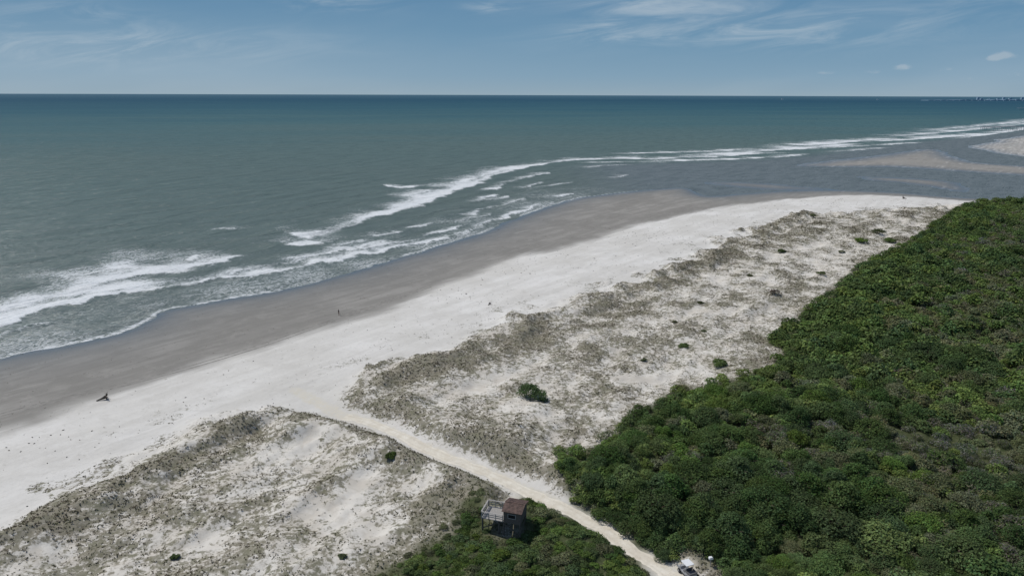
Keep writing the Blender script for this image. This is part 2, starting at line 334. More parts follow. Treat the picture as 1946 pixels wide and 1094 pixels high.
# breaker lines: points, landward width (m), seaward tail (m, first and last), strength
ST=[([(-300,720),(-100,650),(0,612),(60,592),(150,570),(250,553),(350,541),(430,528),(520,515),(600,500),(700,480),(800,462),(880,442),(950,417),(1010,392),(1032,382)],1.,(10,3),1.2),
    ([(-300,690),(-100,622),(0,586),(60,572),(150,556),(250,543),(330,532)],1.2,(10,7),1.15),
    ([(-300,750),(-100,672),(0,636),(60,621),(130,606)],.8,(4,2.5),.9),
    ([(40,600),(110,580),(190,563)],1.,(7,6),1.15),
    ([(120,558),(180,540),(260,522),(330,516),(388,510)],1.2,(15,9),1.25),
    ([(205,512),(240,508),(300,512),(370,507)],1.2,(14,9),1.15),
    ([(420,522),(500,506),(580,490),(640,478),(720,466),(800,452)],1.,(6,5),.85),
    ([(332,494),(360,491),(388,485)],1.0,(4,3),1.15),
    ([(548,463),(580,464),(614,459)],1.2,(26,16),1.15),([(545,440),(560,446),(590,452)],1.5,(14,12),1.),
    ([(625,463),(655,463),(686,456)],1.,(6,4),1.1),([(640,474),(690,465),(740,456)],1.,(5,4),.8),
    ([(696,447),(730,445),(762,438)],1.2,(5,4),1.2),([(778,431),(805,429),(834,421)],1.2,(5,4),1.15),([(866,406),(895,406),(920,399)],1.2,(4,4),1.1),
    ([(800,447),(850,438),(900,426)],1.,(5,4),.8),([(920,400),(960,388),(1005,374)],1.,(5,4),.7),([(850,420),(890,414),(940,404)],1.,(5,4),.75),
    ([(590,446),(650,430),(700,413),(745,400),(790,388),(830,372),(870,357),(910,344),(950,330),(1000,317),(1050,309),(1100,303)],2.,(8,13),1.0),
    ([(700,414),(742,402),(780,395),(824,384)],2.,(9,10),1.15),([(780,392),(830,376),(870,360),(920,344)],2.5,(11,13),1.15),
    ([(726,351),(765,356),(812,350)],1.8,(9,7),1.1),([(766,370),(790,368),(816,360)],1.8,(8,7),1.1),
    ([(860,352),(900,338),(950,324),(1000,314)],2.,(11,11),.9),([(915,363),(940,358),(965,348)],1.5,(7,6),.95),([(922,379),(945,377),(972,370)],1.5,(6,5),.85),
    ([(960,347),(1000,337),(1045,326)],1.5,(7,6),.8),([(880,385),(910,380),(940,368)],1.5,(6,6),.75),
    ([(1040,306),(1100,304),(1170,301),(1240,302),(1300,299),(1370,297),(1430,292),(1500,290)],2.5,(18,18),1.15),
    ([(1180,292),(1260,290),(1340,288),(1420,283)],2.5,(15,16),1.1),([(1240,307),(1330,304),(1410,302),(1490,297),(1540,292)],2.5,(13,13),1.1),
    ([(1420,287),(1480,285),(1540,281)],3.,(20,20),1.2),([(1330,295),(1390,293),(1440,288)],2.5,(18,18),1.1),([(1100,309),(1200,308),(1290,310)],2.,(9,9),.7),
    ([(1490,277),(1560,274),(1640,267),(1700,263)],4.,(28,28),1.2),([(1500,284),(1570,278),(1640,273)],4.,(24,24),1.15),
    ([(1640,269),(1720,266),(1800,260),(1850,256)],4.,(28,28),1.2),([(1700,259),(1790,252),(1870,244),(1946,236),(2050,223)],5.,(34,34),1.2),
    ([(1820,263),(1880,255),(1946,246),(2050,234)],5.,(26,26),1.1),([(1590,288),(1640,284),(1690,280)],3.,(14,14),.75),([(1760,248),(1850,240),(1946,231),(2050,219)],5.,(26,26),.9),
    ([(1540,283),(1600,279),(1680,275),(1760,270)],3.,(16,16),.85),
    ([(1060,375),(1075,372),(1088,367)],1.,(5,4),1.),([(1168,338),(1180,336),(1198,331)],1.5,(9,8),.95),([(985,357),(1010,351),(1034,344)],1.5,(7,6),.75),
    ([(1110,319),(1150,315),(1200,313)],1.5,(9,8),.6),([(390,438),(420,436),(452,434)],1.,(6,5),.55),([(330,515),(400,500),(480,482)],1.,(14,12),.7),
    ([(1000,360),(1050,352),(1090,345)],1.5,(7,6),.55)]
nl=fbm(X/18,Y/18,4,70); jx=(fbm(X/9,Y/9,4,33)-.5)*11; jy=(fbm(X/9,Y/9,4,34)-.5)*11
for j,(pts,fr,(t0,t1),I) in enumerate(ST):
    L=W(pts,.2,4); tl=max(t0,t1); a,b=L.min(0)-tl*4-10,L.max(0)+tl*4+10
    m=(X>a[0])&(X<b[0])&(Y>a[1])&(Y<b[1])
    x,y=X[m],Y[m]; d,s,S,T=pline(x+jx[m],y+jy[m],L)
    br=.30+.92*fbm(S/11.,S*0+j*3.3,3,50)
    br=br*(.52+.72*vnoise(S/(18. if T<300 else 45.),S*0+j,51))*1.15
    e=np.clip(np.minimum(S,T-S)/(.16*T+1e-6),0,1); e=.3+.7*e
    tl2=(t0+(t1-t0)*S/T)*(.25+1.4*nl[m])
    v=I*np.where(s>0,np.exp(-(d/tl2)**1.1),np.exp(-(d/fr)**2))*br*e
    fm[m]=1-(1-np.clip(fm[m],0,1))*(1-np.clip(v,0,1))
    ridge[m]=np.maximum(ridge[m],e*np.exp(-((d*np.where(s>0,.5,1.))/1.6)**2))
off_=np.maximum(-sl,0)
edge=np.exp(-((sl+1.2)/.9)**2)*.75*sst(fbm(X/25,Y/25,2,81),.3,.6)
surf=pline(X,Y,W([(1040,307),(1240,303),(1400,297),(1500,289),(1640,272),(1850,252),(2050,226)],0,3))
inlet=sst(-surf[1]*surf[0],10,60)*sst(X,20,110)
fm=np.maximum(fm,edge*(1-inlet*.8))
fm=np.maximum(fm,.42*np.exp(-off_/45.)*(1-inlet)*nl*1.5)
z=.25*ridge*sst(off_,0,10)+.10*(fbm(X/5,Y/3,3,44)-.5)*(1-sst(off_,100,300))
z=z+.16*sst(off_,4,40)*(1-sst(off_,500,1200))*np.sin(off_*.33+fbm(X/30,Y/30,2,13)*9)*(1-inlet)
kq=keep[Q].all(1); Q=Q[kq]; used=np.unique(Q); mp=np.full(len(X),-1); mp[used]=np.arange(len(used))
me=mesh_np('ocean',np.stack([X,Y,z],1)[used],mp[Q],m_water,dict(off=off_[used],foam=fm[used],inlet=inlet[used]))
tag(link('ocean',me),'open sea with lines of white breakers along the beach','water',kind='structure')

# path strip and tyre tracks, draped over the ground
def strip(pts,zc,half,jit,mat,name,lift,nu=13,k=30):
    L=W(pts,zc,k); T=np.gradient(L,axis=0); T/=np.linalg.norm(T,axis=1)[:,None]; Nn=np.stack([-T[:,1],T[:,0]],1)
    us=np.linspace(-1,1,nu); q=np.arange(len(L)); w=half+jit*(fbm(q/9.,q*0.,3,3)-.5); w2=half+jit*(fbm(q/8.,q*0.,3,4)-.5)
    PX=np.stack([L[:,0]+Nn[:,0]*np.where(u>0,w,w2)*u for u in us],1); PY=np.stack([L[:,1]+Nn[:,1]*np.where(u>0,w,w2)*u for u in us],1)
    hh=height(PX.ravel(),PY.ravel(),fields(PX.ravel(),PY.ravel()))[0]
    rut=np.tile(np.exp(-((np.abs(us)-.5)/.16)**2),len(L)); uu=np.tile(np.abs(us),len(L))
    i=np.arange(PX.size).reshape(PX.shape); Q=np.stack([i[:-1,:-1],i[1:,:-1],i[1:,1:],i[:-1,1:]],-1).reshape(-1,4)[:,::-1]
    return mesh_np(name,np.stack([PX.ravel(),PY.ravel(),hh+lift*(1-.7*uu**4)-.02*rut*(half>1)],1),Q,mat,dict(rut=rut))
tag(link('path',strip([(655,786),(700,797),(760,822),(830,857),(900,882),(960,908),(1020,938),(1090,971),(1150,1003),(1210,1044),(1260,1078),(1310,1112),(1420,1180)],2.3,1.15,.9,m_path,'path',.07)),'pale sandy track crossing the dunes to the beach','path',kind='structure')
for dy_ in(0,5):
    tag(link('tyre_track',strip([(-80,808+dy_),(0,786+dy_),(130,752+dy_),(260,722+dy_),(400,684+dy_),(540,640+dy_),(680,590+dy_),(820,540+dy_)],.9,.22,.2,m_track,'tyre_track',.03,3,16)),'faint tyre track along the grey beach','track',kind='structure')

# ------------------------------------------------------------------ foliage
def crown(rng,Rr,Hh,n,size,base,k=9,thin=1.,sharp=.5):
    a=rng.uniform(0,2*np.pi,k); rr=Rr*.74*np.sqrt(rng.uniform(0,1,k)); rr[0]=0
    lz=Hh*(.66-.28*(rr/(Rr*.64))**1.6)+rng.normal(0,.08*Hh,k); lr=Rr*rng.uniform(.14,.38,k)
    C=np.stack([rr*np.cos(a),rr*np.sin(a),lz],1); sz=min(1.,Hh/Rr*.75); lb=rng.uniform(.78,1.25,k)
    N=n*3; idx=rng.choice(k,N,p=lr**2/np.sum(lr**2)); d=rng.normal(size=(N,3)); d/=np.linalg.norm(d,axis=1)[:,None]
    d[:,2]=np.where(d[:,2]<-.4,-d[:,2],d[:,2])
    p=C[idx]+d*(lr[idx]*rng.uniform(.7,1.42,N))[:,None]*np.array([1,1,sz])
    ok=p[:,2]>.05
    for j in range(k):
        q=(p-C[j])/np.array([1,1,sz]); ok&=~((np.linalg.norm(q,axis=1)<.70*lr[j])&(idx!=j))
    p=p[ok][:n]; d=d[ok][:n]; idx=idx[ok][:n]; m=len(p)
    nr=d+rng.normal(0,sharp,(m,3))+np.array([0,0,.5]); nr/=np.linalg.norm(nr,axis=1)[:,None]
    t=np.cross(nr,rng.normal(size=(m,3))); t/=np.linalg.norm(t,axis=1)[:,None]+1e-9; b=np.cross(nr,t)
    s=(size*rng.uniform(.55,1.3,m))[:,None]
    V=np.stack([p-t*s*.5,p-b*s*.42*thin+t*s*.08,p+t*s*.55,p+b*s*.42*thin-t*s*.05],1)
    V[:,1]+=nr*s*.12; V[:,3]+=nr*s*.1
    col=np.array(base)[None]*(lb[idx]*rng.uniform(.66,1.36,m))[:,None]*np.stack([rng.uniform(.88,1.14,m),np.ones(m),rng.uniform(.85,1.15,m)],1)
    return V,col
def leafmesh(name,V,col):
    n=len(V); return mesh_np(name,V.reshape(-1,3),np.arange(n*4).reshape(n,4),m_leaf,{},dict(col=np.repeat(col,4,0)),smooth=False)
BASE=[(.105,.163,.044),(.068,.112,.037),(.128,.148,.072),(.205,.198,.155)]
SPEC=[0,0,0,1,1,1,2,2,2,3,3]
SHAPE=[(2.3,2.8),(2.6,3.0),(2.0,2.6),(2.5,3.1),(2.2,2.8),(2.8,3.0),(2.3,2.6),(2.6,2.8),(2.0,2.4),(2.2,2.3),(1.9,2.0)]
NEAR=[];LOD=[];LOD2=[];TRUNK=[]
def trunk_mesh(Hh,Rr,seed):
    rg=random.Random(seed); b=MB(); top=Hh*.62
    b.tube([(0,0,-.4),(.08,.05,top*.4),(.0,.12,top)],[.19,.14,.06],7)
    for i in range(6):
        a=i*1.05+rg.random()*.6; q=Rr*rg.uniform(.45,.7); z0=top*rg.uniform(.3,.75)
        b.tube([(.05,.06,z0),(q*.5*math.cos(a),q*.5*math.sin(a),z0+Hh*.14),(q*math.cos(a),q*math.sin(a),min(Hh*.7,z0+Hh*.28))],[.09,.06,.025],5)
    return b.mesh('trunk',m_bark,True)
for i,(sp,(rr,hh_)) in enumerate(zip(SPEC,SHAPE)):
    kk=30 if sp!=3 else 16
    th=1. if sp!=3 else .35
    rg=np.random.default_rng(100+i); V,c=crown(rg,rr,hh_,2600 if sp!=3 else 1700,.21 if sp!=3 else .36,BASE[sp],kk,th)
    if sp==3:
        mk=rg.random(len(c))<.45; c[mk]*=np.array([.5,.74,.34])
    NEAR.append(leafmesh('crown',V,c)); TRUNK.append(trunk_mesh(hh_,rr,i))
    for LL,n,s in((LOD,680,.36),(LOD2,250,.55)):
        V,c=crown(np.random.default_rng(100+i),rr,hh_,n,s if sp!=3 else s*1.2,BASE[sp],kk,th)
        if sp==3: mk=rg.random(len(c))<.45; c[mk]*=np.array([.5,.74,.34])
        LL.append((V,c))
sp_=2.3; gx,gy=np.meshgrid(np.arange(5,480,sp_),np.arange(50,470,sp_)); TX=(gx+RNG.uniform(-1.15,1.15,gx.shape)).ravel(); TY=(gy+RNG.uniform(-1.15,1.15,gx.shape)).ravel()
px,py,w_=project(TX,TY,np.full(TX.shape,5.)); ok=(px>-50)&(px<2060)&(py<1200); TX,TY=TX[ok],TY[ok]; small=np.zeros(len(TX),bool)
gx,gy=np.meshgrid(np.arange(2,45,1.25),np.arange(66,122,1.25)); EX=(gx+RNG.uniform(-.5,.5,gx.shape)).ravel(); EY=(gy+RNG.uniform(-.5,.5,gx.shape)).ravel()
fe=fields(EX,EY); ke=(fe['forest']>-.4)&(fe['forest']<4.5)&(fe['path']>1.75)&(fe['path']<8); EX,EY=EX[ke],EY[ke]
TX=np.concatenate([TX,EX]); TY=np.concatenate([TY,EY]); small=np.concatenate([small,np.ones(len(EX),bool)])
f=fields(TX,TY); ed=f['forest']; px,py,w_=project(TX,TY,np.full(TX.shape,4.))
ok=(ed>np.where(small,-.5,.2))&(f['path']>1.75)&(f['dry']>4)
for cx,cy,rad in CLEAR: ok&=np.hypot(TX-cx,TY-cy)>rad+.4
TX,TY,ed,px,py,pth,small=TX[ok],TY[ok],ed[ok],px[ok],py[ok],f['path'][ok],small[ok]
TH=height(TX,TY,fields(TX,TY))[0]
zone=fbm(TX/26,TY/26,4,7); z2=fbm(TX/12,TY/12,3,17); z3=fbm(TX/40,TY/40,2,27); rnd=RNG.random(len(TX))
cl=g(1740,850,3); clr=np.exp(-((TX-cl[0])/8)**2-((TY-cl[1])/6)**2)
inter=sst(ed,10,42)
score_grey=inter*(.09+1.9*np.clip(zone-.46,0,1))+clr*.4
spc=np.where(rnd<score_grey,3,np.where(z2+.35*(RNG.random(len(TX))-.5)>.56,1,np.where(RNG.random(len(TX))<.12+.55*inter,2,0)))
sc=(.48+.62*RNG.random(len(TX))**1.8*(.5+1.*z2))*(.68+.32*sst(ed,0,8))*(.80+.38*z3); sc=np.where(spc==3,sc*.95,sc)*(1-.3*clr)*(.62+.38*sst(pth,2.,6))
sc=np.where(RNG.random(len(TX))<.03,sc*1.25,sc)
sc=np.where(small,RNG.uniform(.36,.56,len(TX)),sc); spc=np.where(small&(spc==3),1,spc)
vid=np.array([RNG.choice([j for j in range(11) if SPEC[j]==s]) for s in spc])
dist=np.sqrt(TX**2+TY**2+57**2); inframe=(px>-20)&(px<1966)&(py<1110)
order=np.argsort(np.where(inframe,dist/(sc+.3),1e9)); solo=set(order[:300].tolist())
LBL=['bright green rounded leafy tree in the dense maritime forest right of the path','dark green dense-crowned tree in the maritime forest right of the path','olive green dull-leaved tree in the maritime forest right of the path','grey bare-twigged scrub tree among the green trees of the maritime forest']
GRP=['bright green forest trees','dark green forest trees','olive green forest trees','grey twiggy forest trees']
for i in sorted(solo):
    v=int(vid[i]); s=float(sc[i])*1.12; sp=SPEC[v]
    t=empty('forest_tree' if sp!=3 else 'scrub_tree',(TX[i],TY[i],TH[i]-.1),RNG.uniform(0,6.28)); t.scale=(s,s,s*RNG.uniform(.8,1.12))
    tag(t,LBL[sp],'tree',GRP[sp]); link('crown',NEAR[v],t); link('trunk',TRUNK[v],t)
VV=[];CC=[]
for i in range(len(TX)):
    if i in solo: continue
    V,c=(LOD if dist[i]<165 else LOD2)[vid[i]]; a=RNG.uniform(0,6.28); ca,sa=math.cos(a),math.sin(a); s=sc[i]*1.17
    x=V[...,0]*ca-V[...,1]*sa; y=V[...,0]*sa+V[...,1]*ca
    VV.append(np.stack([x*s+TX[i],y*s+TY[i],V[...,2]*s*RNG.uniform(.8,1.15)+TH[i]-.1],-1)); CC.append(c*RNG.uniform(.78,1.22)*np.array([RNG.uniform(.9,1.12),1,RNG.uniform(.9,1.2)]))
me=leafmesh('forest',np.concatenate(VV),np.concatenate(CC)); tag(link('forest',me),'dense maritime forest canopy stretching away to the right','forest',kind='stuff')
# bushes near the tower
sx=1.3; gx,gy=np.meshgrid(np.arange(-40,45,sx),np.arange(60,115,sx)); BX=(gx+RNG.uniform(-.6,.6,gx.shape)).ravel(); BY=(gy+RNG.uniform(-.6,.6,gx.shape)).ravel()
f=fields(BX,BY); px,py,_=project(BX,BY,np.full(BX.shape,3.)); tw=g(958,1010,2.3)
bb_=f['bushy']
ok=(bb_>-2.0)&(f['path']>1.6)&(py<1115)&(np.hypot(BX-tw[0],BY-tw[1])>2.4)&(RNG.random(len(BX))<np.where(bb_>.05,1,.38))
BX,BY,bb_=BX[ok],BY[ok],bb_[ok]; BH=height(BX,BY,fields(BX,BY))[0]
if len(BX)>295:
    o_=np.argsort(np.hypot(BX-tw[0],BY-tw[1]))[:295]; BX,BY,bb_,BH=BX[o_],BY[o_],bb_[o_],BH[o_]
SHR=[]
for i,b in enumerate([(.115,.172,.046),(.080,.126,.040),(.132,.152,.070)]):
    V,c=crown(np.random.default_rng(300+i),1.2,.85,950,.17,b,20); SHR.append(leafmesh('leaves',V,c))
bs=MB()
for i in range(6):
    a=i*1.05; bs.tube([(0,0,-.2),(.2*math.cos(a),.2*math.sin(a),.22),(.42*math.cos(a),.42*math.sin(a),.38)],[.05,.03,.012],5)
STEM=bs.mesh('stem',m_bark,True)
SL=['bright green low leafy bush in the thicket beside the wooden tower','dark green low leafy bush in the thicket beside the wooden tower','olive green low leafy bush in the thicket beside the wooden tower']
SG=['bright green bushes by the tower','dark green bushes by the tower','olive green bushes by the tower']
for x,y,zz,q in zip(BX,BY,BH,bb_):
    k_=int(RNG.choice([0,0,1,1,2])) if q>.6 else int(RNG.choice([1,2,2])); s=RNG.uniform(.65,1.15)*(1 if q>.6 else .58)
    t=empty('green_bush',(x,y,zz-.1),RNG.uniform(0,6.28)); t.scale=(s,s,s*RNG.uniform(.7,1.2)); tag(t,SL[k_],'bush',SG[k_]); link('leaves',SHR[k_],t); link('stem',STEM,t)
# lone shrubs on the dunes
LONE=[(1014,754,3.7,1,'large dark green bush standing alone on the pale sand in mid dunes'),(743,882,.95,1,'small dark bush alone on the sand left of the path'),
(1299,656,1.4,0,'round bright green bush on the dune sand nearest the forest corner'),(1370,694,2.0,0,'low wide bush at the forest edge in the dunes'),
(1222,686,.8,2,'small olive bush between the large lone bush and the forest'),(1485,481,1.7,1,'dark bush in the far dunes above the middle of the forest edge'),
(1638,462,2.8,0,'broad green bush clump just outside the far forest edge'),(1668,446,3.,2,'olive bush clump beside the broad green clump near the far forest edge'),
(1425,524,1.1,2,'olive bush in the dark dune grass of the far dunes'),(1331,575,1.,2,'small olive bush on the far dune slope'),
(1560,524,1.5,2,'olive bush close to the forest edge on the far dunes'),(1472,565,1.6,3,'reddish grey bush near the forest edge on the far dunes'),
(1720,414,4.2,3,'large grey leafless shrub at the far end of the dunes'),(1338,628,.8,2,'tiny olive bush beside the bright green round bush'),
(1283,612,.9,2,'small olive bush uphill of the bright green round bush'),(330,1052,.6,1,'small dark bush at the bottom left of the dunes'),
(650,1058,.6,2,'small olive bush in the dune grass left of the green thicket'),(1545,412,1.8,2,'olive bush crowning the far tip of the dune ridge'),
(1690,462,2.6,0,'bright green bush beside the far forest edge'),(1600,478,1.5,2,'olive bush standing on the sand left of the far clumps')]
for i,(a,b,rr,k_,lab) in enumerate(LONE):
    x,y=g(a,b,2.4); zz=Hpt(x,y)
    if k_==3: V,c=crown(np.random.default_rng(500+i),rr,rr*.9,900,.3,(.15,.12,.09),8,.35)
    else: V,c=crown(np.random.default_rng(500+i),rr,rr*.72,int(500+650*rr),.17+.03*rr,[(.108,.168,.042),(.072,.112,.034),(.12,.135,.06)][k_],16)
    t=empty('dune_shrub',(x,y,zz-.08)); tag(t,lab,'bush'); link('leaves',leafmesh('leaves',V,c),t); st=link('stem',STEM,t); st.scale=(rr*.6,)*3
# dune grass tufts
n=1150000; GX=RNG.uniform(-125,270,n); GY=RNG.uniform(66,440,n); px,py,_=project(GX,GY,np.full(n,2.4))
ok=(px>-60)&(px<2000)&(py<1140)&(py>380); GX,GY=GX[ok],GY[ok]
f=fields(GX,GY); vd=vegdens(GX,GY,f)
pr=sst(vd+1.5*(fbm(GX/1.3,GY/1.3,3,23)-.5),.18,.95)*.85*(1-.5*sst(GY,170,300))
ok=(RNG.random(len(GX))<pr)&(f['forest']<1.5)&(f['bushy']<0)&(f['path']>1.4); GX,GY,vd,bu=GX[ok],GY[ok],vd[ok],f['bushy'][ok]
GH=height(GX,GY,fields(GX,GY))[0]; m=len(GX)
nb=4; s=RNG.uniform(.12,.33,m)*(.75+.5*vd)*(1+.5*sst(GY,170,300))
az=RNG.uniform(0,6.28,(m,nb)); ln=RNG.uniform(.5,1.1,(m,nb))*s[:,None]; tz=RNG.uniform(.12,.5,(m,nb))*s[:,None]; wd=(.19*s[:,None])*RNG.uniform(.6,1.3,(m,nb))
ox=RNG.uniform(-.3,.3,(m,nb))*s[:,None]; oy=RNG.uniform(-.3,.3,(m,nb))*s[:,None]
cx_,sy_=np.cos(az),np.sin(az); x0=GX[:,None]+ox; y0=GY[:,None]+oy; z0=np.broadcast_to(GH[:,None]-.02,x0.shape)
V=np.stack([np.stack([x0-sy_*wd,y0+cx_*wd,z0],-1),np.stack([x0+sy_*wd,y0-cx_*wd,z0],-1),
  np.stack([x0+cx_*ln*.6+sy_*wd*.8,y0+sy_*ln*.6-cx_*wd*.8,z0+tz],-1),np.stack([x0+cx_*ln*.6-sy_*wd*.8,y0+sy_*ln*.6+cx_*wd*.8,z0+tz*1.1],-1)],2)
pal=np.array([(.168,.140,.092),(.138,.134,.072),(.116,.102,.070),(.225,.198,.142),(.112,.126,.058)])
ci=pal[RNG.choice(5,m,p=[.27,.28,.17,.12,.16])]*RNG.uniform(.78,1.22,(m,1))
gm=np.exp(-np.maximum(-bu,0)/7.)[:,None]*.8; ci=ci*(1-gm)+np.array([[.115,.145,.05]])*gm*RNG.uniform(.75,1.25,(m,1))
C=np.repeat(ci,nb,0)*RNG.uniform(.8,1.2,(m*nb,1))
tag(link('dune_grass',leafmesh('dune_grass',V.reshape(-1,4,3),C)),'brown and olive dune grass tufts over the pale dunes','grass',kind='stuff')

# ------------------------------------------------------------------ things
m_wood=pm('weathered_wood',(.33,.315,.295),.9,.1,.3,5,(1,6,6)); m_wood2=pm('dark_weathered_wood',(.11,.095,.08),.9,.1,.35,5,(6,6,1))
m_rust=pm('rusty_metal',(.088,.056,.045),.75,.3,.45,2.5); m_dark=pm('painted_hut_shade',(.02,.02,.02),.9,.1)  # the near-black colour stands in for shade inside the hut
m_white=pm('white_plastic',(.66,.67,.66),.45,.4,.06,3); m_grey=pm('grey_metal',(.30,.31,.32),.5,.5,.1,3); m_black=pm('black_rubber',(.025,.025,.027),.8,.2,.2); m_seat=pm('grey_vinyl',(.12,.12,.125),.6,.3,.1)
# observation tower
x,y=g(958,1010,2.3); zt=Hpt(x,y); T=empty('wooden_tower',(x,y,zt),R(-17)); T.scale=(.88,.88,.84); tag(T,'weathered wooden lookout tower on stilts with a rusty roofed hut beside an open deck','tower')
DZ=2.15
for X_ in(-3.0,-.35,.45,3.0):
    for Y_ in(-1.5,1.5):
        MB().box((X_,Y_,(DZ-.13)/2-.5),(.22,.22,DZ-.13+1.0)).build('post',m_wood2,T)
for y_ in(-1.62,1.62):
    MB().bar((-3,y_,.3),(-.35,y_,DZ-.3),.05,.16).bar((.45,y_*1.02,DZ-.3),(3,y_*1.02,.3),.05,.16).build('brace',m_wood2,T)
MB().bar((-3.12,-1.5,DZ-.3),(-3.12,1.5,.4),.05,.16).bar((3.12,-1.5,.4),(3.12,1.5,DZ-.3),.05,.16).build('brace',m_wood2,T)
fl=MB()
for i in range(22): fl.box((-3.05+i*.155,0,DZ+.02),(.14,3.5,.05))
for y_ in(-1.5,0,1.5): fl.box((-1.4,y_,DZ-.065),(3.6,.1,.115))
fl.build('deck_floor',m_wood,T)
def rail(p,q,n):
    b=MB(); p=Vector(p); q=Vector(q)
    for i in range(n+1): e=p.lerp(q,i/n); b.box((e.x,e.y,DZ+.6),(.1,.1,1.1))
    for z_ in(.45,.8): b.bar(p+Vector((0,0,DZ+z_)),q+Vector((0,0,DZ+z_)),.04,.12)
    b.bar(p+Vector((0,0,DZ+1.17)),q+Vector((0,0,DZ+1.17)),.2,.05); return b
rail((-3.05,-1.7,0),(.3,-1.7,0),3).build('railing',m_wood,T); rail((-3.05,1.7,0),(.3,1.7,0),3).build('railing',m_wood,T); rail((-3.13,-1.58,0),(-3.13,1.58,0),3).build('railing',m_wood,T)
m_siding=pm('plank_siding',(.125,.108,.094),.9,.1,.4,4,(8,8,1))
hut=MB(); HX0,HX1=.42,3.12
hut.box(((HX0+HX1)/2,0,DZ+.02),(2.7,3.4,.16))
for i in range(15):
    a=HX0+.09+i*.18; hut.box((a,-1.66,DZ+1.0),(.165,.06,1.8)); hut.box((a,1.66,DZ+1.0),(.165,.06,1.8))
for i in range(18):
    a=-1.53+i*.18; hut.box((HX1-.03,a,DZ+1.1),(.06,.165,2.0))
    if abs(a)>.6: hut.box((HX0+.03,a,DZ+1.1),(.06,.165,2.0))
hut.build('wall',m_siding,T)
wv=MB(); wv.box((1.75,-1.71,DZ+1.2),(1.1,.03,.62)); wo=wv.build('window',m_dark,T)  # dark sheet over the planks, interior shade given as its colour
fr=MB(); fr.box((1.75,-1.735,DZ+1.55),(1.3,.05,.08)).box((1.75,-1.735,DZ+.85),(1.3,.05,.08)).box((1.15,-1.735,DZ+1.2),(.08,.05,.62)).box((2.35,-1.735,DZ+1.2),(.08,.05,.62)).build('window_frame',m_wood,wo)
MB().box((HX0-.01,0,DZ+1.05),(.04,1.0,1.9)).build('door_shade_panel',m_dark,T)  # solid panel in the doorway, painted with the shade behind it
rf=MB(); N_=22
for sg in(-1,1):
    for i in range(N_):
        a=.2+i*(3.2/N_); rf.box((a+.07,sg*.98,DZ+2.34),(.14,2.08,.05+.03*(i%2)),0,-sg*R(17))
rf.box((1.78,0,DZ+2.66),(3.2,.3,.05)); rf.build('roof',m_rust,T)
st=MB()
for i in range(8): st.box((-1.2,1.95+i*.27,DZ-.13-i*.28),(1.0,.28,.05))
st.bar((-1.72,1.8,DZ),(-1.72,4.1,-.15),.05,.24).bar((-.68,1.8,DZ),(-.68,4.1,-.15),.05,.24).bar((-1.72,1.8,DZ+1),(-1.72,4.1,.9),.06,.1).bar((-.68,1.8,DZ+1),(-.68,4.1,.9),.06,.1); st.build('stair',m_wood,T)
# utility cart
x,y=g(1306,1082,2.6); zt=Hpt(x,y); T=empty('utility_cart',(x,y,zt+.02),R(112)); T.scale=(.92,)*3; tag(T,'small white utility cart with a canopy parked on the sand beside the path','cart')
MB().prism([(-1.35,.35),(1.25,.35),(1.38,.5),(1.36,.78),(.75,.98),(.55,.6),(-.3,.6),(-.35,.8),(-1.35,.8)],-.62,.62).build('body',m_grey,T,bevel=.05)
for sx_ in(-.88,.88):
    for sy in(-.66,.66):
        t=MB().tube([(sx_,sy-.11,.29),(sx_,sy+.11,.29)],[.29,.29],18).build('wheel',m_black,T,bevel=.03)
        MB().tube([(sx_,sy-.12,.29),(sx_,sy+.12,.29)],[.15,.15],14).build('rim',m_grey,t)
MB().box((-.05,0,.72),(.5,1.15,.16)).build('seat',m_seat,T,bevel=.04); MB().box((-.3,0,1.05),(.12,1.15,.5),0,0,R(-10)).build('backrest',m_seat,T,bevel=.04)
for sx_,s2 in((-.42,-.48),(.82,.55)):
    for sy in(-.56,.56): MB().bar((sx_,sy,.8),(s2,sy,1.84),.05).build('canopy_post',m_grey,T)
MB().box((.05,0,1.88),(1.35,1.25,.08)).build('canopy',m_white,T,bevel=.03)
cb=MB(); cb.box((-.95,0,.9),(.9,1.2,.06)).box((-1.38,0,1.03),(.05,1.2,.26)).box((-.95,-.6,1.03),(.9,.05,.26)).box((-.95,.6,1.03),(.9,.05,.26)).build('cargo_bed',m_seat,T)
for sy in(-.42,.42): MB().box((1.385,sy,.64),(.05,.18,.12)).build('headlight',m_white,T)
ww=MB()
for i in range(12):
    a=i*math.pi/6; c2=(i+1)*math.pi/6; ww.bar((.42+.05*math.sin(a),.28+.17*math.cos(a),1.0+.15*math.sin(a)),(.42+.05*math.sin(c2),.28+.17*math.cos(c2),1.0+.15*math.sin(c2)),.03)
ww.bar((.75,.28,.85),(.42,.28,1.0),.04).build('steering_wheel',m_black,T)
# white box on post
x,y=g(1349,1080,2.6); zt=Hpt(x,y); T=empty('post_box',(x,y,zt),R(12)); T.scale=(.8,.8,.9); tag(T,'small white box on a short post right of the utility cart','box')
MB().box((0,0,.5),(.1,.1,1.3)).build('post',m_wood,T); MB().prism([(-.33,1.15),(.33,1.15),(.33,1.4),(.18,1.5),(-.18,1.5),(-.33,1.4)],-.22,.22).build('box',m_white,T,bevel=.02)
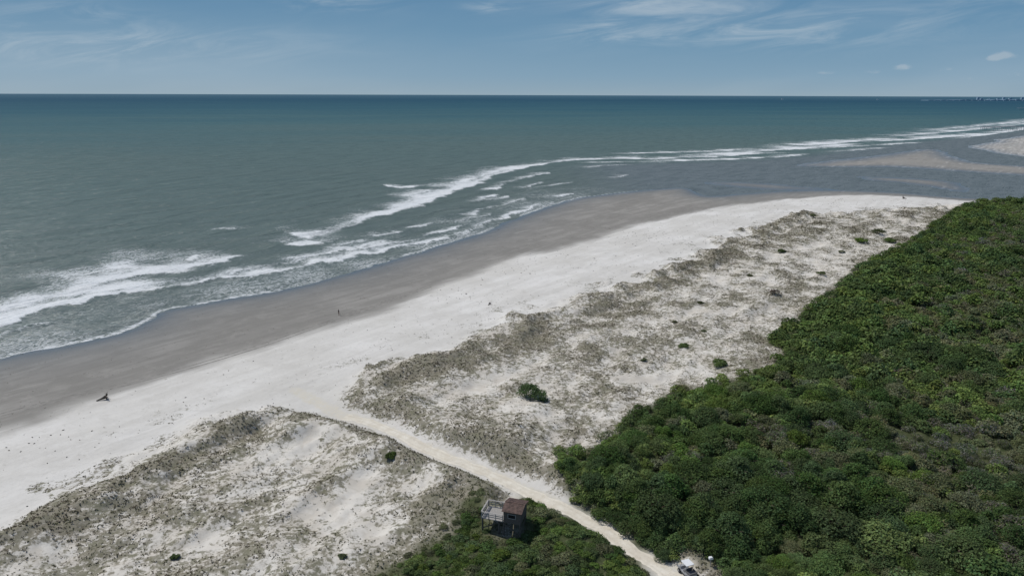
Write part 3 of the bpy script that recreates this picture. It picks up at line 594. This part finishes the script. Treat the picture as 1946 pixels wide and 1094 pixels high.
# driftwood
m_drift=pm('sun_bleached_driftwood',(.075,.065,.055),.9,.1,.5,5)
def drift(px,py,s,lab,rz,seed):
    x,y=g(px,py,1.3); zt=Hpt(x,y); T=empty('driftwood_stump',(x,y,zt),rz); T.scale=(s,)*3; tag(T,lab,'driftwood'); rg=random.Random(seed)
    MB().tube([(-1.3,0,.12),(-.6,.05,.25),(0,0,.45),(.35,.02,.6)],[.10,.17,.26,.36],9).build('trunk',m_drift,T,True)
    for i in range(9):
        a=i*.7+rg.random()*.4; L_=rg.uniform(.6,1.15); c_,s_=math.cos(a),math.sin(a)
        MB().tube([(.3,0,.6),(.5,.4*c_*L_,.6+.4*s_*L_),(.55+rg.uniform(-.2,.3),.85*c_*L_,max(-.05,.6+.85*s_*L_)),(.5+rg.uniform(-.3,.5),1.1*c_*L_,max(-.1,.55+1.15*s_*L_))],[.17,.11,.07,.02],6).build('root',m_drift,T,True)
drift(197,757,1.0,'dark driftwood stump with spread roots lying on the beach at left',R(30),1)
drift(1718,377,1.1,'dark driftwood log near the tip of the far white sand',R(170),2)
drift(930,580,.6,'small driftwood stump on the white sand before the far dunes',R(60),3)
# beach debris
n=42000; DX=RNG.uniform(-110,230,n); DY=RNG.uniform(90,420,n); f=fields(DX,DY); dun=np.maximum(f['south'],f['north'])
ok=(f['dry']>3)&(dun<-.5)&(RNG.random(n)<.14*sst(fbm(DX/16,DY/16,3,66),.42,.62)+.02)&(f['path']>2); DX,DY=DX[ok],DY[ok]; DH=height(DX,DY,fields(DX,DY))[0]; b=MB()
for x,y,zz in zip(DX,DY,DH):
    a=random.random()*6.28; L_=random.uniform(.1,.42)*(1+.5*(y>200)); b.tube([(x,y,zz+.02),(x+L_*.5*math.cos(a),y+L_*.5*math.sin(a),zz+.08),(x+L_*math.cos(a+.4),y+L_*math.sin(a+.4),zz+.05)],[.04,.07,.03],4)
tag(b.build('beach_debris',m_drift),'scattered dark twigs and wrack on the dry white sand','debris',kind='stuff')
# person
m_skin=pm('skin',(.35,.21,.15),.6,.3,.08); m_shirt=pm('dark_shirt',(.035,.04,.055),.9,.1,.15); m_short=pm('dark_shorts',(.05,.05,.055),.9,.1,.15); m_hair=pm('dark_hair',(.03,.022,.016),.7,.2)
def skin(name,vs,es,mat,parent,sub=2,root=0):
    me=bpy.data.meshes.new(name); me.from_pydata([v[:3] for v in vs],es,[]); me.materials.append(mat); o=link(name,me,parent)
    bpy.context.view_layer.objects.active=o; o.modifiers.new('skin','SKIN')
    sl_=me.skin_vertices[0].data if me.skin_vertices else None
    if sl_:
        for i,v in enumerate(vs): sl_[i].radius=(v[3],v[4] if len(v)>4 else v[3]); sl_[i].use_root=(i==root)
    s_=o.modifiers.new('sub','SUBSURF'); s_.levels=1; s_.render_levels=sub
    return o
x,y=g(644,599,.9); zt=Hpt(x,y); T=empty('person',(x,y,zt),R(120)); tag(T,'person in dark clothes walking alone on the wet grey sand','person')
vs=[(0,0,.95,.15,.11),(0,0,1.12,.14,.10),(0,.01,1.32,.17,.11),(0,0,1.46,.09,.08),(0,.01,1.55,.055),(0,.03,1.63,.085,.1),(0,.02,1.73,.07,.085)]; es=[(0,1),(1,2),(2,3),(3,4),(4,5),(5,6)]
for s_,k_ in((-1,1),(1,-1)):
    b0=len(vs); vs+=[(s_*.1,0,.88,.095),(s_*.1,.14*k_,.5,.06),(s_*.1,.14*k_-.12,.09,.04),(s_*.1,.14*k_+.06,.035,.035,.03)]; es+=[(0,b0),(b0,b0+1),(b0+1,b0+2),(b0+2,b0+3)]
    b0=len(vs); vs+=[(s_*.19,0,1.42,.06),(s_*.24,-.1*k_,1.14,.042),(s_*.24,-.04*k_,.9,.03),(s_*.24,-.02*k_,.83,.028)]; es+=[(2,b0),(b0,b0+1),(b0+1,b0+2),(b0+2,b0+3)]
    for j in range(5):
        vs+=[(s_*(.24-.015*(j==4)),-.05*k_+.018*j,.76+.02*(j in(0,4))+.02*(j==4),.009)]; es+=[(b0+3,len(vs)-1)]
skin('body',vs,es,m_skin,T)
sh=[(0,0,.98,.175,.14),(0,0,1.15,.165,.13),(0,.01,1.34,.19,.135),(0,0,1.47,.10,.09)]; se=[(0,1),(1,2),(2,3)]
for s_,k_ in((-1,1),(1,-1)): b0=len(sh); sh+=[(s_*.2,0,1.41,.08),(s_*.232,-.06*k_,1.22,.065)]; se+=[(2,b0),(b0,b0+1)]
skin('shirt',sh,se,m_shirt,T)
so=[(0,0,.98,.17,.135),(0,0,.9,.16,.13)]; se=[(0,1)]
for s_,k_ in((-1,1),(1,-1)): b0=len(so); so+=[(s_*.1,.02*k_,.84,.12),(s_*.1,.12*k_,.56,.09)]; se+=[(1,b0),(b0,b0+1)]
skin('shorts',so,se,m_short,T); skin('hair',[(0,-.02,1.66,.095,.1),(0,0,1.76,.08,.095)],[(0,1)],m_hair,T)
# piers
m_pier=pm('grey_pier_timber',(.26,.27,.28),.9,.1,.2); m_pierf=pm('haze_tinted_timber',(.30,.36,.41),.95,.05,.08)  # distant pier timber has air haze mixed into its colour
def pier(A,B,z0,wid,step,lab,name,mt):
    A=Vector((*A,0)); B=Vector((*B,0)); d=(B-A); L_=d.length; T=empty(name,A,math.atan2(d.y,d.x)); tag(T,lab,'pier')
    MB().box((L_/2,0,z0),(L_,wid,.6)).build('deck',mt,T)
    b=MB()
    for s_ in(-1,1):
        for i in range(int(L_/4)+1): b.box((i*4,s_*(wid/2-.15),z0+.85),(.15,.15,1.1))
        b.box((L_/2,s_*(wid/2-.15),z0+1.42),(L_,.2,.1)).box((L_/2,s_*(wid/2-.15),z0+.9),(L_,.08,.15))
    b.build('railing',mt,T)
    for i in range(int(L_/step)+1):
        for s_ in(-1,1): MB().tube([(.5+i*step,s_*wid*.4,-3),(.5+i*step,s_*wid*.42,z0-.3)],[.32,.28],8).build('pile',mt,T)
pier(g(1864,249),g(2040,246),6.2,5.,9.,'long grey fishing pier on many piles crossing the surf at the far right','fishing_pier',m_pier)
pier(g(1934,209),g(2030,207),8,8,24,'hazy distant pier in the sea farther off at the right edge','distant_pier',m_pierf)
# far shore and hotel towers, distance haze painted into their colours
m_far=pm('haze_tinted_shore',(.23,.33,.41),.95,.0,.04,.002); m_tow=pm('haze_tinted_concrete',(.28,.39,.48),.95,.0,.05,.05); m_win=pm('haze_tinted_windows',(.25,.36,.45),.9,.0,.05,.05)
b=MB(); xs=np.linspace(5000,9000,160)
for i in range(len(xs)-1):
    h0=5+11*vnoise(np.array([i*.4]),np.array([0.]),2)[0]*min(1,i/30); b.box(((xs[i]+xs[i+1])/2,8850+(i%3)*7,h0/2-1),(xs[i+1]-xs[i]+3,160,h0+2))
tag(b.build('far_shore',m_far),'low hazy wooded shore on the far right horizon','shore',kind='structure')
rg=random.Random(12)
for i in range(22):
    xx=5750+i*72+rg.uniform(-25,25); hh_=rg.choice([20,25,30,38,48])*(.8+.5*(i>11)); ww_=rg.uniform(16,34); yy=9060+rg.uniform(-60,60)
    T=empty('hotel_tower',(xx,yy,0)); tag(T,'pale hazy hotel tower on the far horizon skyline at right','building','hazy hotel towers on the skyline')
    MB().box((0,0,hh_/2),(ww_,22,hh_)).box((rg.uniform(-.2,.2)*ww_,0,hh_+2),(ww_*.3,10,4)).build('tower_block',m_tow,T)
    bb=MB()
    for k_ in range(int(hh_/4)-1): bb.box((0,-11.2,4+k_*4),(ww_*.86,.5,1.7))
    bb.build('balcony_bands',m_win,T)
# boats on the horizon
for px_,lab,s_ in((1487,'tiny white boat on the horizon right of centre',1.),(1668,'tiny white boat on the horizon nearer the far shore',.8)):
    d=ray(px_,186); x,y=d[0]/d[1]*9500,9500; T=empty('boat',(x,y,0)); T.scale=(s_,)*3; tag(T,lab,'boat')
    MB().prism([(-17,5),(-14,-.5),(14,-.5),(19,6),(12,5.2)],-4,4).build('hull',m_white,T); MB().box((-4,0,8),(14,5,6)).box((-5,0,12.2),(8,4,2.6)).build('cabin',m_white,T); MB().bar((-4,0,13),(-4,0,22),.6).build('mast',m_white,T)

# ------------------------------------------------------------------ light and sky
EL=R(60); AZ=math.atan2(-.86,.42)
sd=Vector((math.sin(AZ)*math.cos(EL),math.cos(AZ)*math.cos(EL),math.sin(EL)))
sl_=bpy.data.lights.new('sun','SUN'); so_=bpy.data.objects.new('sun',sl_); COL.objects.link(so_); sl_.energy=3.15; sl_.angle=R(.53); sl_.color=(1,.965,.91); so_.rotation_euler=sd.to_track_quat('Z','Y').to_euler()
w=bpy.data.worlds.new('World'); scene.world=w; w.use_nodes=True; nt=w.node_tree; nt.nodes.clear()
sk=nt.nodes.new('ShaderNodeTexSky'); sk.sky_type='NISHITA'; sk.sun_disc=False; sk.sun_elevation=EL; sk.sun_rotation=AZ; sk.air_density=1.; sk.dust_density=.6; sk.ozone_density=2.
D=nt.nodes.new('ShaderNodeTexCoord').outputs['Generated']; sx=nt.nodes.new('ShaderNodeSeparateXYZ'); nt.links.new(D,sx.inputs[0]); dx,dy,dz=sx.outputs
hz=RAMP(nt,MA(nt,'MULTIPLY',dz,2.5,cl=True),[(0,(2.8,3.85,4.65)),(.06,(2.2,3.5,4.65)),(.18,(1.5,2.9,4.3)),(.33,(1.08,2.4,3.95)),(1,(.8,1.8,3.6))])
col=MIX(nt,SS(nt,dz,.15,.55),hz,sk.outputs[0])
dyc=MA(nt,'MAXIMUM',dy,.05); u=MA(nt,'DIVIDE',dx,dyc); v=MA(nt,'DIVIDE',dz,dyc)
cb=nt.nodes.new('ShaderNodeCombineXYZ'); nt.links.new(u,cb.inputs[0]); nt.links.new(v,cb.inputs[1]); UV=cb.outputs[0]
def uv(px,py): d=ray(px,py); return d[0]/d[1],d[2]/d[1]
def blob(px,py,sx_,sy_,amp):
    a,b=uv(px,py); q=MA(nt,'ADD',MA(nt,'POWER',MA(nt,'ABSOLUTE',MA(nt,'DIVIDE',MA(nt,'SUBTRACT',u,a),sx_/F)),2.),MA(nt,'POWER',MA(nt,'ABSOLUTE',MA(nt,'DIVIDE',MA(nt,'SUBTRACT',v,b),sy_/F)),2.))
    return MA(nt,'MULTIPLY',MA(nt,'EXPONENT',MA(nt,'MULTIPLY',q,-1.)),amp)
def addall(l):
    r_=l[0]
    for q in l[1:]: r_=MA(nt,'ADD',r_,q)
    return r_
ci=addall([blob(1250,10,170,24,1.),blob(1150,62,70,16,1.1),blob(1420,70,260,22,.9),blob(1650,35,260,22,.6),blob(640,5,90,14,.95),blob(110,28,110,18,.9),blob(200,85,330,32,.75),blob(930,14,40,9,.9),blob(1900,-10,200,16,.5)])
n1=NO(nt,VS(nt,UV,(4.,22.,1),R(-6)),1.6,8,.64,1.0); n2=NO(nt,VS(nt,UV,(1.6,9,1),R(-4)),1.4,3,.5)
cm=MA(nt,'MULTIPLY',MA(nt,'MINIMUM',ci,1.),SS(nt,n1,.38,.70)); cm=MA(nt,'ADD',MA(nt,'MULTIPLY',cm,.50),MA(nt,'MULTIPLY',SS(nt,n2,.42,.75),.10))
cm=MA(nt,'ADD',cm,blob(100,110,700,70,.15))
cu_=addall([blob(1716,127,20,7,1.),blob(1910,105,26,9,1.),blob(1885,112,16,6,.7),blob(1570,139,22,5,.75),blob(1660,137,34,6,.6),blob(1800,132,26,7,.6),blob(1840,150,40,6,.5),blob(1930,142,30,7,.5)])
n3=NO(nt,VS(nt,UV,(60,110,1)),1.,6,.68); cum=MA(nt,'MULTIPLY',SS(nt,MA(nt,'SUBTRACT',MA(nt,'MULTIPLY',cu_,1.1),MA(nt,'MULTIPLY',n3,1.2)),-.15,.45),.32)
col=MIX(nt,cm,col,(5.4,6.1,6.6)); col=MIX(nt,cum,col,(5.6,6.0,6.3))
bg=nt.nodes.new('ShaderNodeBackground'); nt.links.new(col,bg.inputs[0]); bg.inputs[1].default_value=.1
ow=nt.nodes.new('ShaderNodeOutputWorld'); nt.links.new(bg.outputs[0],ow.inputs[0])
